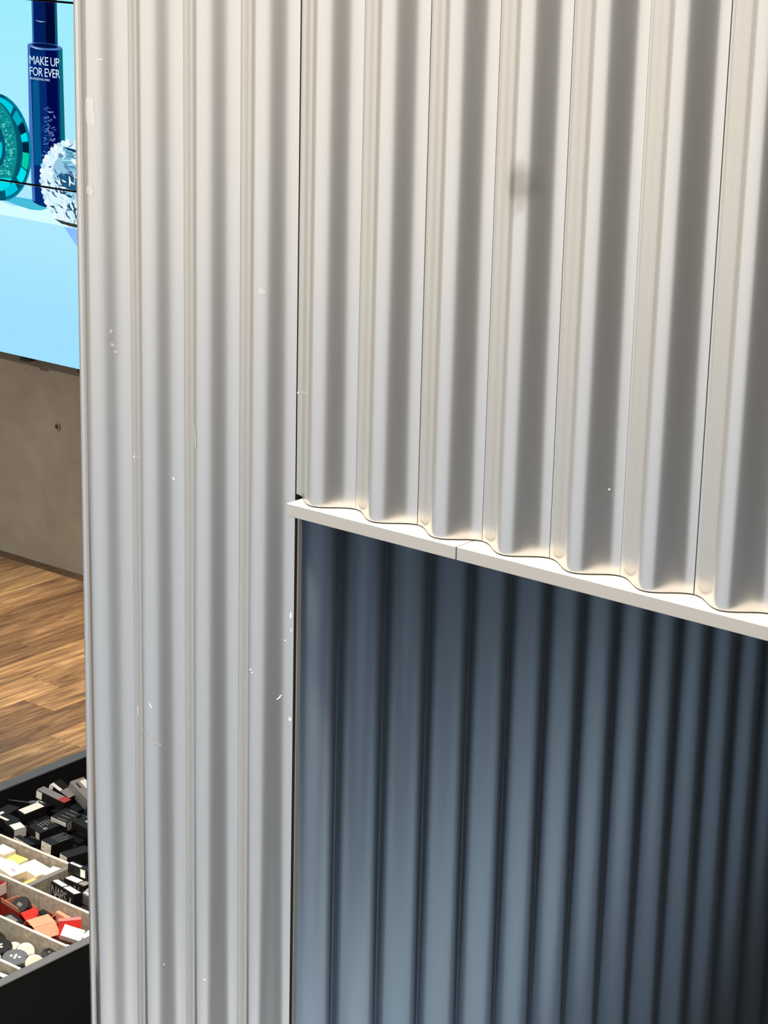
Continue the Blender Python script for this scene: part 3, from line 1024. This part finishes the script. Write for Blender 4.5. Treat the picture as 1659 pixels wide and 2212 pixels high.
open_carton('opened red carton holding a black compact, flap bright red', -1.010, 0.300, 0.330, .062, .044, .040, (0, 4, -4), 'salmon', 'darkred', [('X', .034, -28, 'red'), ('y', .012, 80, 'salmon')])
open_carton('opened deep red carton at the frame edge of the red compartment', -1.085, 0.292, 0.332, .050, .042, .044, (0, 0, 6), 'darkred', 'darkred', [('X', .024, 88, 'pinkwhite'), ('Y', .020, 70, 'darkred')])
cmp_ = tag(from_bm('powder_compact', lathe_bm([(0, -.009), (.019, -.009), (.021, -.006), (.021, .006), (.019, .009), (0, .009)], 40), MAT['gloss'], None, 'auto'), 'glossy black compact standing inside the opened red carton', 'compact')
cmp_.location = (-1.004, 0.303, 0.345)
cmp_.rotation_euler = (R(35), R(8), 0)
box('mirror_glint', -.006, .006, -.004, .004, .009, .0095, MAT['print'], cmp_)
open_carton('opened salmon-lined carton beside the felt divider, deep red outside', -0.948, 0.318, 0.322, .044, .026, .034, (0, 5, -3), 'darkred', 'darkred', [('X', .016, 60, 'salmon')])
carton('slim black carton with a blurry grey print, upright among the red cartons', -0.928, 0.296, 0.338, .026, .014, .044, (0, 8, -10), 'black', [('print_patch', 'Y', .2, .85, .45, .85, 'print')], GR)
carton('salmon carton strip lying along the felt divider', -0.884, 0.3225, 0.340, .070, .010, .026, (0, 6, -2), 'salmon', [('fold_line', 'T', .48, .5, 0, 1, 'pinkwhite')], GR)


def leaflet(label, pts, rot, loc, mat, t=.0012, cat='leaflet', name='folded_leaflet', creases=()):
    """a bent sheet of card: rows of (x, z) along its length swept over a width"""
    o = empty(name, loc, rot)
    tag(o, label, cat, GR)
    w = pts['w']
    pr = pts['p']
    for k, (a, b) in enumerate(zip(pr[:-1], pr[1:])):
        d = (Vector((b[0], 0, b[1])) - Vector((a[0], 0, a[1])))
        n = Vector((-d.z, 0, d.x)).normalized() * t
        vs = []
        for yy in (-w / 2, w / 2):
            for q in (a, b):
                vs.append((q[0], yy, q[1]))
        vs += [tuple(Vector(v) + n) for v in vs]
        fs = [(0, 1, 3, 2), (4, 6, 7, 5), (0, 4, 5, 1), (2, 3, 7, 6), (0, 2, 6, 4), (1, 5, 7, 3)]
        from_py('leaf', vs, fs, MAT[mat], o)
    return o


leaflet('large salmon flattened carton bent up in the middle of the red compartment', {'w': .050, 'p': [(-.038, -.012), (-.018, .012), (.012, .010), (.034, -.008)]}, (0, 4, -14), (-0.905, 0.268, 0.346), 'salmon', cat='carton', name='flattened_carton')
leaflet('small salmon sheet with a torn tan notch at the front divider', {'w': .030, 'p': [(-.026, -.004), (-.008, .004), (.022, .000)]}, (0, 8, -4), (-0.875, 0.236, 0.340), 'salmon', cat='carton', name='flattened_carton')
leaflet('folded red card standing at the back beside the wave wall edge', {'w': .046, 'p': [(-.010, -.016), (.000, .020), (.005, .016), (.016, -.014)]}, (0, 0, -38), (-0.856, 0.300, 0.350), 'red', cat='carton', name='folded_card')
carton('pale pink carton propped against the folded red card', -0.832, 0.285, 0.346, .044, .034, .012, (14, 16, 34), 'pinkwhite', [('sticker', 'T', .70, .98, .35, .98, 'white')], GR)
carton('white-topped black carton under the pale pink one, near the grey rim', -0.808, 0.248, 0.332, .046, .030, .016, (0, 8, 20), 'black', [('top_panel', 'T', .35, .9, .15, .85, 'white'), ('print_line', 'T', .05, .28, .2, .3, 'greycard')], GR)
carton('tiny white carton at the grey rim beside the pale pink one', -0.792, 0.292, 0.350, .020, .024, .014, (10, 14, 12), 'white', [('side_panel_print', 'Y', .05, .95, .05, .5, 'greycard')], GR)
carton('small white-faced black carton touching the front divider and grey rim', -0.790, 0.222, 0.342, .030, .014, .016, (0, 10, 16), 'black', [('top_panel', 'T', .1, .7, .1, .9, 'white')], GR)
carton('brick-red carton with a salmon top along the front felt divider', -0.848, 0.222, 0.336, .076, .012, .030, (0, 7, -2), 'darkred', [('side_panel_print', 'Y', .4, .99, .05, .95, 'salmon'), ('top_panel', 'T', .02, .98, .1, .9, 'salmon')], GR)
carton('narrow salmon carton with a dark slot behind the front felt divider', -0.962, 0.222, 0.342, .066, .010, .024, (0, 5, -2), 'salmon', [('top_slot', 'T', .1, .9, .2, .8, 'darkred')], GR)
carton('grey-printed black carton inside the red compartment under the salmon flap', -0.975, 0.252, 0.334, .044, .026, .026, (0, 4, -8), 'black', [('print_patch', 'T', .15, .8, .2, .7, 'print')], GR)
carton('deep red carton on the compartment floor beneath the salmon pieces', -0.890, 0.265, 0.297, .150, .090, .036, (0, 0, 0), 'darkred', [('print_line', 'T', .1, .9, .4, .45, 'red')], GR)

GP = 'round compacts and tins in the near compartment'


def compact(label, x, y, z, r, h, rot, mat, emblem=None, band=None, cap=None):
    o = from_bm('powder_compact', lathe_bm([(0, -h / 2), (r * .93, -h / 2), (r, -h / 2 + .0015), (r, -.0006), (r * .985, -.0003), (r * .985, .0003), (r, .0006), (r, h / 2 - .002), (r * .93, h / 2), (0, h / 2)], 40), MAT[mat], None, 'auto')
    o.location = (x, y, z)
    o.rotation_euler = [R(a) for a in rot]
    tag(o, label, 'compact', GP)
    if emblem:
        box('emblem', -.0022, .0022, -.0075, .0075, h / 2, h / 2 + .0004, MAT[emblem], o)
        for s in (-1, 1):
            c = from_bm('emblem_dot', lathe_bm([(0, 0), (.0030, 0), (.0030, .0004), (0, .0004)], 12), MAT[emblem], o)
            c.location = (s * .0085, 0, h / 2)
    if band:
        from_bm('band', lathe_bm([(r * .9, -h * .22), (r * 1.015, -h * .22), (r * 1.015, h * .22), (r * .9, h * .22)], 32), MAT[band], o)
    if cap:
        from_bm('cap', lathe_bm([(0, h / 2), (r * .84, h / 2), (r * .84, h / 2 + .0012), (0, h / 2 + .0012)], 28), MAT[cap], o)
    return o


compact('glossy black compact with a pale emblem, farthest of the round ones', -0.946, 0.167, 0.338, .030, .018, (6, 10, 20), 'gloss', 'ivory')
compact('glossy black compact with a pale emblem in front of its black twin', -0.898, 0.147, 0.346, .027, .018, (0, 6, -10), 'gloss', 'ivory')
compact('ivory pot on its side touching the black emblem compact', -0.884, 0.176, 0.338, .015, .014, (0, 66, -34), 'ivory', None, None, 'ivory')
compact('ivory and black pot on its side beside the felt divider', -0.856, 0.178, 0.342, .018, .026, (0, 64, -30), 'ivory', None, 'gloss', 'ivory')
compact('ivory pot with a black band lying near the grey rim', -0.812, 0.160, 0.338, .019, .030, (0, 70, -28), 'ivory', None, 'gloss', 'ivory')
compact('flat black compact half hidden behind the grey rim', -0.794, 0.194, 0.346, .024, .014, (4, 6, 0), 'gloss', 'print')
compact('blue-grey round lid with thin pale stripes', -0.842, 0.140, 0.346, .026, .012, (8, 4, 30), 'bluegrey', 'ivory')
compact('silver tin with a ridged side at the frame edge', -0.882, 0.108, 0.334, .024, .030, (0, 0, 0), 'silver', None, 'gloss', 'silver')
carton('black carton with a pale top on the floor beneath the round compacts', -0.870, 0.145, 0.290, .190, .100, .034, (0, 0, 0), 'black', [('print_line', 'T', .1, .9, .4, .45, 'print')], GP)
carton('pale-edged black carton standing in the nearest compartment by the grey rim', -0.800, 0.062, 0.334, .040, .020, .050, (0, 0, 4), 'black', [('edge_strip', 'T', .1, .9, .2, .8, 'pinkwhite')], GP)
carton('dark carton with a silver face in the nearest compartment', -0.850, 0.056, 0.326, .040, .030, .060, (0, 0, -5), 'greycard', [('side_panel_print', 'Y', .1, .5, .1, .9, 'silver')], GP)

# ------------------------------------------------------------------ wear on the wave panels
mark(-0.4142, 2.0600, .017, .046, 0, 'patch', [(-.8, .9), (.2, 1), (.8, .85), (.7, .2), (1, -.3), (1, -.9), (.2, -1), (-.7, -.8), (-1, -.3), (-.95, .4)], 'paint_patch')
mark(-0.4160, 1.9336, .016, .019, 0, 'patch', None, 'paint_patch')
mark(-0.3991, 2.1420, .009, .0012, -.1)
mark(-0.3548, 1.4957, .0032, .0060)
mark(-0.2583, 1.4783, .0022, .0060, .5)
mark(0.0012, 1.6647, .0030, .0034)
mark(0.5801, 1.6255, .0028, .0028)
mark(-0.0072, 1.2996, .0034, .0120)
mark(-0.0064, 1.2748, .0020, .0060)
mark(-0.0154, 1.2572, .0026, .0026)
mark(-0.0230, 1.1581, .0080, .0022, .8)
mark(-0.0205, 1.1625, .0060, .0018, .7)
mark(-0.0070, 1.1232, .0046, .0076)
mark(-0.3490, 1.0466, .0042, .0200, .06)
mark(-0.0640, 1.2030, .0070, .0022, .5)
mark(-0.0600, 1.1990, .0060, .0016, .6)
mark(-0.0891, 1.1652, .0018, .0110)
mark(-0.1680, 0.6106, .0060, .0030)
mark(-0.2744, 0.5983, .0040, .0060, 0, 'patch', None, 'paint_patch')
mark(-0.3879, 1.6823, .0050, .0070, .4, 'patch', None, 'paint_patch')
mark(-0.3840, 1.6707, .0060, .0050, 0, 'patch', None, 'paint_patch')
mark(-0.3894, 1.7054, .0040, .0080, -.3, 'patch', None, 'paint_patch')
mark(-0.1848, 1.5640, .0060, .0480, .04, 'patch', None, 'paint_patch')
mark(-0.0482, 1.8196, .0120, .0110, 0, 'patch', None, 'paint_patch')
mark(0.2600, 1.6999, .0024, .0050, 0, 'patch', None, 'paint_patch')
mark(0.5368, 1.9451, .0040, .0016, .4, 'patch', None, 'paint_patch')
mark(-0.4143, 0.9572, .0050, .0020, -.5, 'patch', None, 'paint_patch')
mark(-0.2910, 1.0805, .0022, .0110, .5)
for a, b in (((-.3109, 1.0347), (-.2976, 1.0256)), ((-.2976, 1.0256), (-.2863, 1.0182)), ((-.2863, 1.0182), (-.2749, 1.0078))):
    mark((a[0] + b[0]) / 2, (a[1] + b[1]) / 2, math.hypot(b[0] - a[0], b[1] - a[1]) * 1.08, .0030, math.atan2(b[1] - a[1], b[0] - a[0]), 'patch', None, 'scratch')
